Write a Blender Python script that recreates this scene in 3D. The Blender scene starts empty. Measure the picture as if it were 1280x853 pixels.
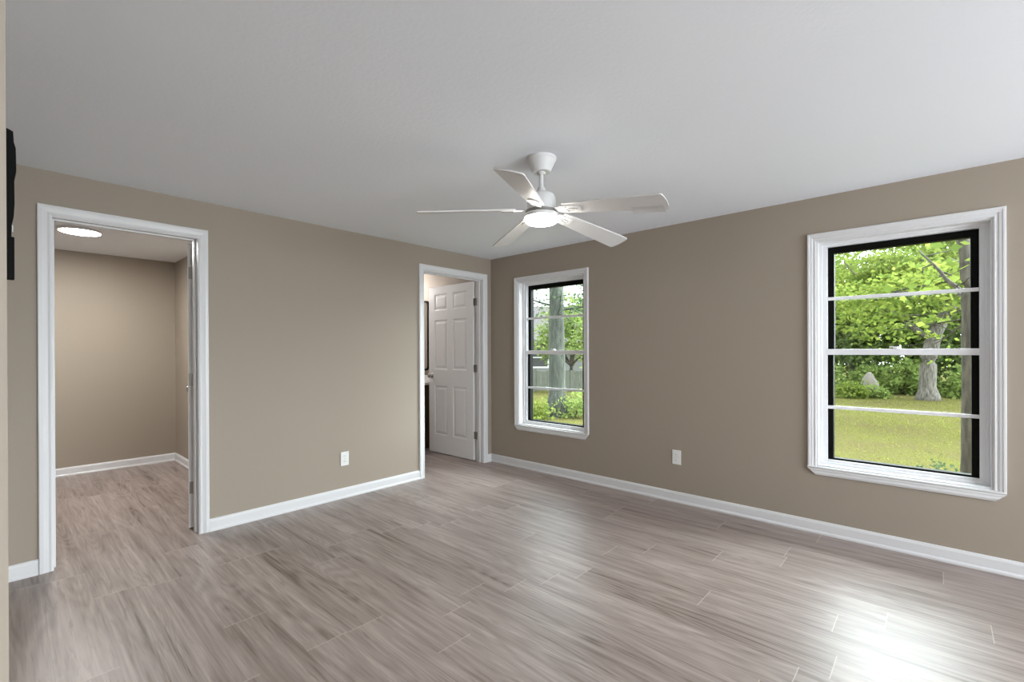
import bpy, bmesh, math, random
import numpy as np
from mathutils import Vector, Matrix

random.seed(7)
rng = np.random.default_rng(7)
sc = bpy.context.scene
col = sc.collection
PI = math.pi

# ------------------------------------------------------------------ camera
H = 2.44                       # ceiling height
cam_d = bpy.data.cameras.new('camera')
cam = bpy.data.objects.new('camera', cam_d)
col.objects.link(cam)
cam_d.sensor_fit = 'HORIZONTAL'
cam_d.sensor_width = 36.0
cam_d.lens = 581.294 * 36.0 / 1280.0
cam_d.shift_y = 13.63 / 1280.0
cam_d.clip_start = 0.02
cam_d.clip_end = 500
_y, _p, _r = math.radians(-47.5414), math.radians(-0.0996), math.radians(-0.2147)
fw = Vector((-math.sin(_y) * math.cos(_p), math.cos(_y) * math.cos(_p), math.sin(_p)))
ri = Vector((math.cos(_y), math.sin(_y), 0))
up = ri.cross(fw)
ri, up = math.cos(_r) * ri + math.sin(_r) * up, -math.sin(_r) * ri + math.cos(_r) * up
m = Matrix((ri, up, -fw)).transposed().to_4x4()
m.translation = Vector((-3.9877, -3.9916, 1.331))
cam.matrix_world = m
sc.camera = cam

# ------------------------------------------------------------------ light and exposure
sc.view_settings.view_transform = 'Standard'
sc.view_settings.look = 'None'
sc.view_settings.gamma = 1.0
sc.view_settings.use_curve_mapping = False
sc.view_settings.exposure = 0.40

SKY_BASE = 3.6                 # bright overcast sky
SKY_GLOW = 21.0                # broad glow of the veiled sun
GLOW_DIR = Vector((0.70, -0.52, 0.49)).normalized()
BACK_FILL_W = 125.0          # fill lamp added at an invented window behind the camera
HALL_FILL_W = 3.0  # fill lamp added in the unseen hallway
FAN_LIGHT = 45.0
ROOM_LIGHT = 205.0
BATH_W = 30.0

world = bpy.data.worlds.new('overcast_sky')
sc.world = world
world.use_nodes = True
wn, wl = world.node_tree.nodes, world.node_tree.links
wn.clear()
w_out = wn.new('ShaderNodeOutputWorld')
w_bg = wn.new('ShaderNodeBackground')
w_tc = wn.new('ShaderNodeTexCoord')
w_dot = wn.new('ShaderNodeVectorMath'); w_dot.operation = 'DOT_PRODUCT'
w_dot.inputs[1].default_value = GLOW_DIR
w_mr = wn.new('ShaderNodeMapRange')
w_mr.inputs['From Min'].default_value = 0.40
w_mr.inputs['From Max'].default_value = 1.0
w_pow = wn.new('ShaderNodeMath'); w_pow.operation = 'POWER'; w_pow.inputs[1].default_value = 1.5
w_mul = wn.new('ShaderNodeMath'); w_mul.operation = 'MULTIPLY_ADD'
w_mul.inputs[1].default_value = SKY_GLOW
w_mul.inputs[2].default_value = SKY_BASE
w_noise = wn.new('ShaderNodeTexNoise'); w_noise.inputs['Scale'].default_value = 2.5
w_ramp = wn.new('ShaderNodeMixRGB')
w_ramp.inputs[1].default_value = (0.82, 0.91, 1.0, 1)
w_ramp.inputs[2].default_value = (0.93, 0.97, 1.0, 1)
wl.new(w_tc.outputs['Generated'], w_dot.inputs[0])
wl.new(w_tc.outputs['Generated'], w_noise.inputs['Vector'])
wl.new(w_noise.outputs['Fac'], w_ramp.inputs[0])
wl.new(w_dot.outputs['Value'], w_mr.inputs['Value'])
wl.new(w_mr.outputs[0], w_pow.inputs[0])
wl.new(w_pow.outputs[0], w_mul.inputs[0])
wl.new(w_ramp.outputs[0], w_bg.inputs['Color'])
wl.new(w_mul.outputs[0], w_bg.inputs['Strength'])
wl.new(w_bg.outputs[0], w_out.inputs['Surface'])

def area_light(name, loc, direction, sx, sy, power, color=(1, 1, 1), portal=False):
    d = bpy.data.lights.new(name, 'AREA')
    d.shape = 'RECTANGLE'; d.size = sx; d.size_y = sy
    d.energy = power; d.color = color
    o = bpy.data.objects.new(name, d)
    col.objects.link(o)
    o.location = loc
    o.rotation_euler = Vector(direction).to_track_quat('-Z', 'Y').to_euler()
    if portal:
        d.cycles.is_portal = True
    return o

# unseen fill lamps added behind the camera and in the hallway to brighten the room
area_light('back_fill_light', (-2.0, -7.66, 1.35), (0, 1, 0.22), 2.9, 1.5, BACK_FILL_W, (0.88, 0.95, 1.0))
area_light('hallway_fill_light', (-5.0, -7.2, 1.5), (0.3, 1, 0), 0.9, 1.6, HALL_FILL_W, (1.0, 0.97, 0.93))
# portals in the two windows help the sky sampling
area_light('portal_big', (0.2, -3.79, 1.31), (-1, 0, 0), 0.9, 1.65, 1, portal=True)
area_light('portal_small', (0.2, -0.885, 1.31), (-1, 0, 0), 0.9, 1.65, 1, portal=True)

# ------------------------------------------------------------------ materials
def new_mat(name):
    mt = bpy.data.materials.new(name)
    mt.use_nodes = True
    nt = mt.node_tree
    nt.nodes.clear()
    out = nt.nodes.new('ShaderNodeOutputMaterial')
    return mt, nt, out

def simple(name, color, rough=0.5, metal=0.0, spec=0.5, bump=None, var=0.0):
    mt, nt, out = new_mat(name)
    b = nt.nodes.new('ShaderNodeBsdfPrincipled')
    b.inputs['Base Color'].default_value = (*color, 1)
    b.inputs['Roughness'].default_value = rough
    b.inputs['Metallic'].default_value = metal
    b.inputs['Specular IOR Level'].default_value = spec
    tc = nt.nodes.new('ShaderNodeTexCoord')
    if bump or var:
        n = nt.nodes.new('ShaderNodeTexNoise')
        n.inputs['Scale'].default_value = bump[0] if bump else 8
        n.inputs['Detail'].default_value = 6
        nt.links.new(tc.outputs['Object'], n.inputs['Vector'])
        if bump:
            bp = nt.nodes.new('ShaderNodeBump')
            bp.inputs['Strength'].default_value = bump[1]
            bp.inputs['Distance'].default_value = 0.004
            nt.links.new(n.outputs['Fac'], bp.inputs['Height'])
            nt.links.new(bp.outputs[0], b.inputs['Normal'])
        if var:
            n2 = nt.nodes.new('ShaderNodeTexNoise'); n2.inputs['Scale'].default_value = 3
            nt.links.new(tc.outputs['Object'], n2.inputs['Vector'])
            mx = nt.nodes.new('ShaderNodeMixRGB')
            mx.inputs[1].default_value = (*[c * (1 - var) for c in color], 1)
            mx.inputs[2].default_value = (*[min(1, c * (1 + var)) for c in color], 1)
            nt.links.new(n2.outputs['Fac'], mx.inputs[0])
            nt.links.new(mx.outputs[0], b.inputs['Base Color'])
    nt.links.new(b.outputs[0], out.inputs['Surface'])
    return mt

def emit(name, color, strength):
    mt, nt, out = new_mat(name)
    e = nt.nodes.new('ShaderNodeEmission')
    e.inputs['Color'].default_value = (*color, 1)
    e.inputs['Strength'].default_value = strength
    nt.links.new(e.outputs[0], out.inputs['Surface'])
    return mt

def glass(name, tint=(0.93, 0.96, 0.94), refl=0.06):
    mt, nt, out = new_mat(name)
    t = nt.nodes.new('ShaderNodeBsdfTransparent'); t.inputs[0].default_value = (*tint, 1)
    g = nt.nodes.new('ShaderNodeBsdfGlossy'); g.inputs['Roughness'].default_value = 0.01
    lw = nt.nodes.new('ShaderNodeLayerWeight'); lw.inputs['Blend'].default_value = 0.12
    mr = nt.nodes.new('ShaderNodeMapRange')
    mr.inputs['To Min'].default_value = refl * 0.4; mr.inputs['To Max'].default_value = 0.6
    mx = nt.nodes.new('ShaderNodeMixShader')
    nt.links.new(lw.outputs['Fresnel'], mr.inputs['Value'])
    nt.links.new(mr.outputs[0], mx.inputs[0])
    nt.links.new(t.outputs[0], mx.inputs[1]); nt.links.new(g.outputs[0], mx.inputs[2])
    nt.links.new(mx.outputs[0], out.inputs['Surface'])
    return mt

def plank_floor(name):
    mt, nt, out = new_mat(name)
    N, L = nt.nodes, nt.links
    def math_(op, a=None, b=None, c=None):
        n = N.new('ShaderNodeMath'); n.operation = op
        for i, v in enumerate((a, b, c)):
            if v is None: continue
            if isinstance(v, (int, float)): n.inputs[i].default_value = v
            else: L.new(v, n.inputs[i])
        return n.outputs[0]
    tc = N.new('ShaderNodeTexCoord')
    sp = N.new('ShaderNodeSeparateXYZ'); L.new(tc.outputs['Object'], sp.inputs[0])
    W, LEN = 0.192, 1.24
    xr = math_('DIVIDE', math_('ADD', sp.outputs[0], 0.012), W)
    row = math_('FLOOR', xr)
    fx = math_('FRACT', xr)
    wr = N.new('ShaderNodeTexWhiteNoise'); wr.noise_dimensions = '1D'
    L.new(math_('ADD', row, 0.5), wr.inputs['W'])
    yy = math_('ADD', math_('DIVIDE', sp.outputs[1], LEN), math_('MULTIPLY', wr.outputs['Value'], 7.0))
    cl = math_('FLOOR', yy)
    fy = math_('FRACT', yy)
    idv = N.new('ShaderNodeCombineXYZ')
    L.new(math_('ADD', row, 0.5), idv.inputs[0]); L.new(math_('ADD', cl, 0.5), idv.inputs[1])
    wn_ = N.new('ShaderNodeTexWhiteNoise'); wn_.noise_dimensions = '3D'
    L.new(idv.outputs[0], wn_.inputs['Vector'])
    # grain coordinates: stretched along the plank, shifted plank by plank
    off = N.new('ShaderNodeVectorMath'); off.operation = 'SCALE'; off.inputs['Scale'].default_value = 13.0
    L.new(wn_.outputs['Color'], off.inputs[0])
    base = N.new('ShaderNodeVectorMath'); base.operation = 'ADD'
    L.new(tc.outputs['Object'], base.inputs[0]); L.new(off.outputs[0], base.inputs[1])
    def grain(sx, sy, scale, detail, dist):
        mp = N.new('ShaderNodeMapping'); mp.inputs['Scale'].default_value = (sx, sy, 1)
        L.new(base.outputs[0], mp.inputs[0])
        n = N.new('ShaderNodeTexNoise'); n.inputs['Scale'].default_value = scale
        n.inputs['Detail'].default_value = detail; n.inputs['Distortion'].default_value = dist
        n.inputs['Roughness'].default_value = 0.62
        L.new(mp.outputs[0], n.inputs['Vector'])
        return n.outputs['Fac']
    g1 = grain(16, 0.85, 1.0, 5, 0.5)     # broad figure
    g2 = grain(85, 2.2, 1.0, 6, 0.3)      # fine fibres
    g3 = grain(46, 3.2, 1.0, 3, 0.8)      # short dark flecks
    mp = N.new('ShaderNodeMapping'); mp.inputs['Scale'].default_value = (5.5, 0.55, 1)
    L.new(base.outputs[0], mp.inputs[0])
    wv = N.new('ShaderNodeTexNoise'); wv.inputs['Scale'].default_value = 1.0
    wv.inputs['Detail'].default_value = 1.0; wv.inputs['Distortion'].default_value = 0.6
    L.new(mp.outputs[0], wv.inputs['Vector'])
    rings = math_('SINE', math_('MULTIPLY', wv.outputs['Fac'], 95.0))      # cathedral figure
    mixg = math_('ADD', math_('MULTIPLY', g1, 0.60), math_('MULTIPLY', g2, 0.36))
    mixg = math_('ADD', mixg, math_('MULTIPLY', rings, 0.030))
    mixg = math_('ADD', mixg, math_('MULTIPLY', math_('SUBTRACT', wn_.outputs['Value'], 0.5), 0.06))
    ramp = N.new('ShaderNodeValToRGB')
    e = ramp.color_ramp.elements
    e[0].position = 0.31; e[0].color = (0.105, 0.075, 0.060, 1)
    e[1].position = 0.69; e[1].color = (0.470, 0.400, 0.372, 1)
    a = ramp.color_ramp.elements.new(0.40); a.color = (0.232, 0.182, 0.160, 1)
    a = ramp.color_ramp.elements.new(0.54); a.color = (0.345, 0.284, 0.258, 1)
    L.new(mixg, ramp.inputs[0])
    fl = N.new('ShaderNodeValToRGB')
    fl.color_ramp.elements[0].position = 0.55; fl.color_ramp.elements[0].color = (0, 0, 0, 1)
    fl.color_ramp.elements[1].position = 0.67; fl.color_ramp.elements[1].color = (1, 1, 1, 1)
    L.new(math_('ADD', math_('MULTIPLY', g3, 0.7), math_('MULTIPLY', g1, 0.3)), fl.inputs[0])
    mx = N.new('ShaderNodeMixRGB'); mx.inputs[2].default_value = (0.115, 0.080, 0.064, 1)
    L.new(math_('MULTIPLY', fl.outputs[0], 0.55), mx.inputs[0]); L.new(ramp.outputs[0], mx.inputs[1])
    # seams: end joints painted pale for light on bevels, long joints slightly dark
    ey = math_('LESS_THAN', math_('MINIMUM', fy, math_('SUBTRACT', 1.0, fy)), 0.0016)
    ex = math_('LESS_THAN', math_('MINIMUM', fx, math_('SUBTRACT', 1.0, fx)), 0.004)
    m2 = N.new('ShaderNodeMixRGB'); m2.inputs[2].default_value = (0.17, 0.13, 0.11, 1)
    L.new(math_('MULTIPLY', ex, 0.45), m2.inputs[0]); L.new(mx.outputs[0], m2.inputs[1])
    m3 = N.new('ShaderNodeMixRGB'); m3.inputs[2].default_value = (0.50, 0.43, 0.39, 1)
    L.new(math_('MULTIPLY', ey, 0.8), m3.inputs[0]); L.new(m2.outputs[0], m3.inputs[1])
    b = N.new('ShaderNodeBsdfPrincipled')
    L.new(m3.outputs[0], b.inputs['Base Color'])
    b.inputs['Specular IOR Level'].default_value = 0.75
    rr = math_('ADD', 0.335, math_('MULTIPLY', g2, 0.12))
    L.new(rr, b.inputs['Roughness'])
    bp = N.new('ShaderNodeBump'); bp.inputs['Strength'].default_value = 0.10; bp.inputs['Distance'].default_value = 0.002
    L.new(math_('SUBTRACT', math_('MULTIPLY', g2, 0.6), math_('MAXIMUM', ex, ey)), bp.inputs['Height'])
    L.new(bp.outputs[0], b.inputs['Normal'])
    L.new(b.outputs[0], out.inputs['Surface'])
    return mt

def leaf_mat(name, c0, c1, trans=0.45):
    mt, nt, out = new_mat(name)
    N, L = nt.nodes, nt.links
    geo = N.new('ShaderNodeNewGeometry')
    ramp = N.new('ShaderNodeValToRGB')
    ramp.color_ramp.elements[0].color = (*c0, 1); ramp.color_ramp.elements[1].color = (*c1, 1)
    L.new(geo.outputs['Random Per Island'], ramp.inputs[0])
    d = N.new('ShaderNodeBsdfDiffuse'); t = N.new('ShaderNodeBsdfTranslucent')
    L.new(ramp.outputs[0], d.inputs[0]); L.new(ramp.outputs[0], t.inputs[0])
    mx = N.new('ShaderNodeMixShader'); mx.inputs[0].default_value = trans
    L.new(d.outputs[0], mx.inputs[1]); L.new(t.outputs[0], mx.inputs[2])
    L.new(mx.outputs[0], out.inputs['Surface'])
    return mt

def bark_mat(name, c0, c1, sx=14, sz=3):
    mt, nt, out = new_mat(name)
    N, L = nt.nodes, nt.links
    tc = N.new('ShaderNodeTexCoord'); mp = N.new('ShaderNodeMapping')
    mp.inputs['Scale'].default_value = (sx, sx, sz)
    n = N.new('ShaderNodeTexNoise'); n.inputs['Scale'].default_value = 1.5; n.inputs['Detail'].default_value = 8
    L.new(tc.outputs['Object'], mp.inputs[0]); L.new(mp.outputs[0], n.inputs['Vector'])
    r = N.new('ShaderNodeValToRGB')
    r.color_ramp.elements[0].position = 0.35; r.color_ramp.elements[0].color = (*c0, 1)
    r.color_ramp.elements[1].position = 0.65; r.color_ramp.elements[1].color = (*c1, 1)
    L.new(n.outputs['Fac'], r.inputs[0])
    b = N.new('ShaderNodeBsdfPrincipled'); b.inputs['Roughness'].default_value = 0.9
    L.new(r.outputs[0], b.inputs['Base Color'])
    bp = N.new('ShaderNodeBump'); bp.inputs['Strength'].default_value = 0.6; bp.inputs['Distance'].default_value = 0.02
    L.new(n.outputs['Fac'], bp.inputs['Height']); L.new(bp.outputs[0], b.inputs['Normal'])
    L.new(b.outputs[0], out.inputs['Surface'])
    return mt

def lawn_mat(name):
    mt, nt, out = new_mat(name)
    N, L = nt.nodes, nt.links
    tc = N.new('ShaderNodeTexCoord')
    n1 = N.new('ShaderNodeTexNoise'); n1.inputs['Scale'].default_value = 0.9; n1.inputs['Detail'].default_value = 5
    n2 = N.new('ShaderNodeTexNoise'); n2.inputs['Scale'].default_value = 22; n2.inputs['Detail'].default_value = 6
    L.new(tc.outputs['Object'], n1.inputs['Vector']); L.new(tc.outputs['Object'], n2.inputs['Vector'])
    r = N.new('ShaderNodeValToRGB')
    e = r.color_ramp.elements
    e[0].position = 0.34; e[0].color = (0.094, 0.076, 0.038, 1)
    e[1].position = 0.66; e[1].color = (0.103, 0.106, 0.030, 1)
    ad = N.new('ShaderNodeMath'); ad.operation = 'MULTIPLY_ADD'; ad.inputs[1].default_value = 0.5
    hf = N.new('ShaderNodeMath'); hf.operation = 'MULTIPLY'; hf.inputs[1].default_value = 0.5
    L.new(n2.outputs['Fac'], hf.inputs[0])
    L.new(n1.outputs['Fac'], ad.inputs[0]); L.new(hf.outputs[0], ad.inputs[2])
    L.new(ad.outputs[0], r.inputs[0])
    b = N.new('ShaderNodeBsdfDiffuse')
    L.new(r.outputs[0], b.inputs[0])
    bp = N.new('ShaderNodeBump'); bp.inputs['Strength'].default_value = 0.8; bp.inputs['Distance'].default_value = 0.05
    L.new(n2.outputs['Fac'], bp.inputs['Height']); L.new(bp.outputs[0], b.inputs['Normal'])
    L.new(b.outputs[0], out.inputs['Surface'])
    return mt

M = {}
M['wall'] = simple('taupe_wall_paint', (0.335, 0.285, 0.232), 0.6, spec=0.3, bump=(90, 0.10))
M['ceiling'] = simple('white_ceiling_paint', (0.86, 0.895, 0.945), 0.9, spec=0.1, bump=(60, 0.25))
M['trim'] = simple('white_trim_paint', (0.69, 0.69, 0.70), 0.35, spec=0.45)
M['door'] = simple('white_door_paint', (0.76, 0.76, 0.76), 0.42, spec=0.45, bump=(40, 0.03))
M['floor'] = plank_floor('grey_oak_planks')
M['vinyl'] = simple('white_window_vinyl', (0.78, 0.78, 0.80), 0.4)
M['darkframe'] = simple('black_sash_metal', (0.0035, 0.0035, 0.003), 0.5, spec=0.10)
M['glass'] = glass('window_glass')
M['nickel'] = simple('brushed_nickel', (0.34, 0.33, 0.31), 0.35, metal=1.0)
M['fan'] = simple('white_fan_enamel', (0.74, 0.74, 0.74), 0.4)
M['blade'] = simple('white_fan_blade', (0.72, 0.72, 0.72), 0.45)
M['film'] = simple('clear_label_film', (0.62, 0.62, 0.62), 0.25)
M['fandome'] = emit('lit_diffuser', (1.0, 0.95, 0.88), FAN_LIGHT)
M['roomdisc'] = emit('lit_disc', (1.0, 0.985, 0.95), ROOM_LIGHT)
M['plate'] = simple('white_plastic', (0.78, 0.78, 0.77), 0.35)
M['slot'] = simple('dark_slot', (0.05, 0.05, 0.05), 0.6)
M['black'] = simple('black_steel', (0.006, 0.006, 0.006), 0.7, spec=0.08)
M['mirror'] = simple('mirror_silver', (0.85, 0.86, 0.86), 0.03, metal=1.0)
M['vanity'] = simple('dark_brown_wood', (0.085, 0.040, 0.020), 0.45, var=0.3)
M['stone'] = simple('white_counter', (0.75, 0.74, 0.72), 0.3)
M['lawn'] = lawn_mat('lawn_soil_and_grass')
M['blade_grass'] = leaf_mat('grass_blades', (0.160, 0.170, 0.042), (0.230, 0.235, 0.062), 0.6)
M['leaf_bright'] = leaf_mat('bright_spring_leaves', (0.110, 0.165, 0.034), (0.250, 0.300, 0.062), 0.5)
M['leaf_mid'] = leaf_mat('mid_green_leaves', (0.140, 0.205, 0.058), (0.285, 0.355, 0.105), 0.45)
M['leaf_dark'] = leaf_mat('deep_green_leaves', (0.085, 0.130, 0.046), (0.190, 0.250, 0.085), 0.45)
M['leaf_blue'] = leaf_mat('cool_green_leaves', (0.045, 0.078, 0.042), (0.100, 0.145, 0.072), 0.4)
M['bark_pale'] = bark_mat('pale_grey_bark', (0.060, 0.052, 0.043), (0.190, 0.172, 0.148))
M['bark_dark'] = bark_mat('grey_brown_bark', (0.034, 0.029, 0.022), (0.092, 0.080, 0.062))
M['bark_shade'] = bark_mat('dark_mossy_bark', (0.022, 0.026, 0.020), (0.070, 0.078, 0.062))
M['rock'] = simple('pale_limestone', (0.20, 0.175, 0.15), 0.9, bump=(8, 0.8), var=0.2)
M['shingle'] = simple('pale_grey_shingles', (0.066, 0.058, 0.055), 0.9, bump=(12, 0.5), var=0.15)
M['siding'] = simple('white_house_siding', (0.19, 0.19, 0.19), 0.7)
M['fascia'] = simple('brown_fascia', (0.07, 0.05, 0.04), 0.7)
M['fence'] = simple('weathered_fence_wood', (0.10, 0.105, 0.085), 0.85, var=0.3)

# ------------------------------------------------------------------ mesh helpers
def obj(name, bm, mat, parent=None, smooth=False, kind=None):
    me = bpy.data.meshes.new(name)
    bmesh.ops.recalc_face_normals(bm, faces=bm.faces)
    if smooth:
        for f in bm.faces: f.smooth = True
    bm.to_mesh(me); bm.free()
    for mm in (mat if isinstance(mat, (list, tuple)) else [mat]):
        me.materials.append(mm)
    o = bpy.data.objects.new(name, me)
    col.objects.link(o)
    if parent is not None: o.parent = parent
    if kind: o['kind'] = kind
    return o

def empty(name, loc=(0, 0, 0), kind=None):
    o = bpy.data.objects.new(name, None)
    o.empty_display_size = 0.1
    col.objects.link(o)
    o.location = loc
    if kind: o['kind'] = kind
    return o

def tag(o, label, cat, group=None, kind=None):
    o['label'] = label; o['category'] = cat
    if group: o['group'] = group
    if kind: o['kind'] = kind
    return o

def box(bm, lo, hi, mi=0):
    x0, y0, z0 = lo; x1, y1, z1 = hi
    v = [bm.verts.new(p) for p in ((x0, y0, z0), (x1, y0, z0), (x1, y1, z0), (x0, y1, z0),
                                   (x0, y0, z1), (x1, y0, z1), (x1, y1, z1), (x0, y1, z1))]
    for q in ((0, 3, 2, 1), (4, 5, 6, 7), (0, 1, 5, 4), (1, 2, 6, 5), (2, 3, 7, 6), (3, 0, 4, 7)):
        f = bm.faces.new([v[i] for i in q]); f.material_index = mi
    return v

def bevel(bm, w, seg=2):
    bmesh.ops.bevel(bm, geom=[e for e in bm.edges], offset=w, segments=seg, affect='EDGES', profile=0.6)

def prism(bm, pts, d0, d1, frame):
    """extrude a closed 2-D outline; frame(a, b, t) -> xyz"""
    a = [bm.verts.new(frame(p[0], p[1], d0)) for p in pts]
    b = [bm.verts.new(frame(p[0], p[1], d1)) for p in pts]
    bm.faces.new(a); bm.faces.new(b[::-1])
    n = len(pts)
    for i in range(n):
        bm.faces.new((a[i], a[(i + 1) % n], b[(i + 1) % n], b[i]))

def lathe(bm, prof, seg=40, c=(0, 0, 0), caps=True):
    rings = []
    for r, z in prof:
        rings.append([bm.verts.new((c[0] + r * math.cos(2 * PI * k / seg), c[1] + r * math.sin(2 * PI * k / seg), c[2] + z)) for k in range(seg)])
    for a, b in zip(rings, rings[1:]):
        for k in range(seg):
            bm.faces.new((a[k], a[(k + 1) % seg], b[(k + 1) % seg], b[k]))
    if caps:
        if prof[0][0] > 1e-5: bm.faces.new(rings[0][::-1])
        if prof[-1][0] > 1e-5: bm.faces.new(rings[-1])

def tube(bm, pts, rad, seg=8):
    pts = [Vector(p) for p in pts]
    rings = []
    for i, p in enumerate(pts):
        t = (pts[min(i + 1, len(pts) - 1)] - pts[max(i - 1, 0)]).normalized()
        a = t.cross(Vector((0, 0, 1)))
        if a.length < 0.05: a = t.cross(Vector((1, 0, 0)))
        a.normalize(); b = t.cross(a)
        r = rad[i] if isinstance(rad, (list, tuple)) else rad
        rings.append([bm.verts.new(p + r * (a * math.cos(2 * PI * k / seg) + b * math.sin(2 * PI * k / seg))) for k in range(seg)])
    for a, b in zip(rings, rings[1:]):
        for k in range(seg):
            bm.faces.new((a[k], a[(k + 1) % seg], b[(k + 1) % seg], b[k]))
    bm.faces.new(rings[0][::-1]); bm.faces.new(rings[-1])

def wall_panels(axis, t0, t1, u0, u1, z0, z1, holes):
    """a wall slab with rectangular openings (ua, ub, za, zb); axis 'x' = wall along y at x in t0..t1"""
    bm = bmesh.new()
    us = sorted({u0, u1, *[h[0] for h in holes], *[h[1] for h in holes]})
    zs = sorted({z0, z1, *[h[2] for h in holes], *[h[3] for h in holes]})
    def inside(u, z): return any(h[0] < u < h[1] and h[2] < z < h[3] for h in holes)
    def solid(i, j):
        if not (0 <= i < len(us) - 1 and 0 <= j < len(zs) - 1): return False
        return not inside((us[i] + us[i + 1]) / 2, (zs[j] + zs[j + 1]) / 2)
    def P(t, u, z): return (t, u, z) if axis == 'x' else (u, t, z)
    def F(*pts): bm.faces.new([bm.verts.new(p) for p in pts])
    for i in range(len(us) - 1):
        for j in range(len(zs) - 1):
            if not solid(i, j): continue
            a, b, c, d = us[i], us[i + 1], zs[j], zs[j + 1]
            for t in (t0, t1): F(P(t, a, c), P(t, b, c), P(t, b, d), P(t, a, d))
            if not solid(i - 1, j): F(P(t0, a, c), P(t1, a, c), P(t1, a, d), P(t0, a, d))
            if not solid(i + 1, j): F(P(t0, b, c), P(t1, b, c), P(t1, b, d), P(t0, b, d))
            if not solid(i, j - 1): F(P(t0, a, c), P(t1, a, c), P(t1, b, c), P(t0, b, c))
            if not solid(i, j + 1): F(P(t0, a, d), P(t1, a, d), P(t1, b, d), P(t0, b, d))
    bmesh.ops.remove_doubles(bm, verts=bm.verts, dist=1e-5)
    return bm

# ------------------------------------------------------------------ the room shell
WT = 0.13                      # thickness of the door wall
EXT = 0.20                     # thickness of the window wall
D1 = (-3.803, -3.012, 2.180)   # opening of the closet-room door: x0, x1, top
D2 = (-1.018, -0.122, 2.198)   # opening of the far door
W1 = (-4.238, -3.342, 0.488, 2.120)
W2 = (-1.342, -0.446, 0.488, 2.120)
LW = -3.9846                   # room face of the left wall

obj('floor', (lambda b: (box(b, (-5.6, -7.8, -0.12), (0.0, 3.2, 0.0)), b)[1])(bmesh.new()), M['floor'], kind='structure')
obj('ceiling', (lambda b: (box(b, (-5.6, -7.8, H), (0.2, 3.2, H + 0.15)), b)[1])(bmesh.new()), M['ceiling'], kind='structure')
obj('wall_back', wall_panels('y', -7.80, -7.60, -5.6, 0.0, 0, H, [(-3.5, -0.5, 0.6, 2.1)]), M['wall'], kind='structure')  # opening added for the invented window with the fill lamp
obj('wall_front', wall_panels('y', 0.0, WT, -5.6, 0.0, 0, H, [(D1[0], D1[1], -1, D1[2]), (D2[0], D2[1], -1, D2[2])]), M['wall'], kind='structure')
obj('wall_right', wall_panels('x', 0.0, EXT, -7.8, 3.2, 0, H, [W1, W2]), M['wall'], kind='structure')
obj('wall_left', wall_panels('x', LW - 0.12, LW, -7.6, 0.0, 0, H, [(-4.75, -3.09, -1, 2.12)]), M['wall'], kind='structure')
obj('wall_hallway', wall_panels('x', -5.6, -5.48, -7.6, 3.2, 0, H, []), M['wall'], kind='structure')
obj('wall_closet_back', wall_panels('y', 2.955, 3.08, -5.48, -2.555, 0, H, []), M['wall'], kind='structure')
obj('wall_closet_right', wall_panels('x', -2.555, -2.44, WT, 3.08, 0, H, []), M['wall'], kind='structure')
obj('wall_bath_left', wall_panels('x', -1.75, -1.64, WT, 3.08, 0, H, []), M['wall'], kind='structure')
obj('wall_bath_back', wall_panels('y', 2.60, 2.72, -1.64, 0.0, 0, H, []), M['wall'], kind='structure')

# ---- baseboards: moulded profile with a shoe strip at the foot
BB = [(0, 0), (0.020, 0), (0.020, 0.012), (0.013, 0.022), (0.013, 0.074), (0.010, 0.082), (0.006, 0.090), (0.0, 0.092)]
def baseboard(name, frame, d0, d1):
    bm = bmesh.new()
    prism(bm, BB, d0, d1, frame)
    return obj(name, bm, M['trim'], kind='structure')
baseboard('baseboard_right', lambda a, b, t: (-a, t, b), -7.6, -0.0)
bm = bmesh.new()
for a0, a1 in ((LW, -3.853), (-2.963, -1.064), (-0.074, 0.0)):
    prism(bm, BB, a0, a1, lambda a, b, t: (t, -a, b))
obj('baseboard_front', bm, M['trim'], kind='structure')
baseboard('baseboard_closet_back', lambda a, b, t: (t, 2.955 - a, b), -5.48, -2.555)
baseboard('baseboard_closet_right', lambda a, b, t: (-2.555 - a, t, b), WT, 2.955)
baseboard('baseboard_bath', lambda a, b, t: (-a, t, b), WT, 1.10)

# ---- door casings, jambs and stops
CAS = [(0, 0), (0, 0.010), (0.010, 0.015), (0.020, 0.012), (0.034, 0.015), (0.044, 0.018), (0.060, 0.018), (0.064, 0.014), (0.064, 0)]
def mitred(bm, rings_uv, prof, frame, closed):
    """sweep a casing profile round a path of corners; rings_uv gives, per corner, point and outward mitre vector"""
    rings = []
    for (u, v), (mu, mv) in rings_uv:
        rings.append([bm.verts.new(frame(u + mu * a, v + mv * a, d)) for a, d in prof])
    n = len(prof)
    seq = list(zip(rings, rings[1:])) + ([(rings[-1], rings[0])] if closed else [])
    for a, b in seq:
        for k in range(n):
            bm.faces.new((a[k], a[(k + 1) % n], b[(k + 1) % n], b[k]))
    if not closed:
        bm.faces.new(rings[0]); bm.faces.new(rings[-1][::-1])

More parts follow.
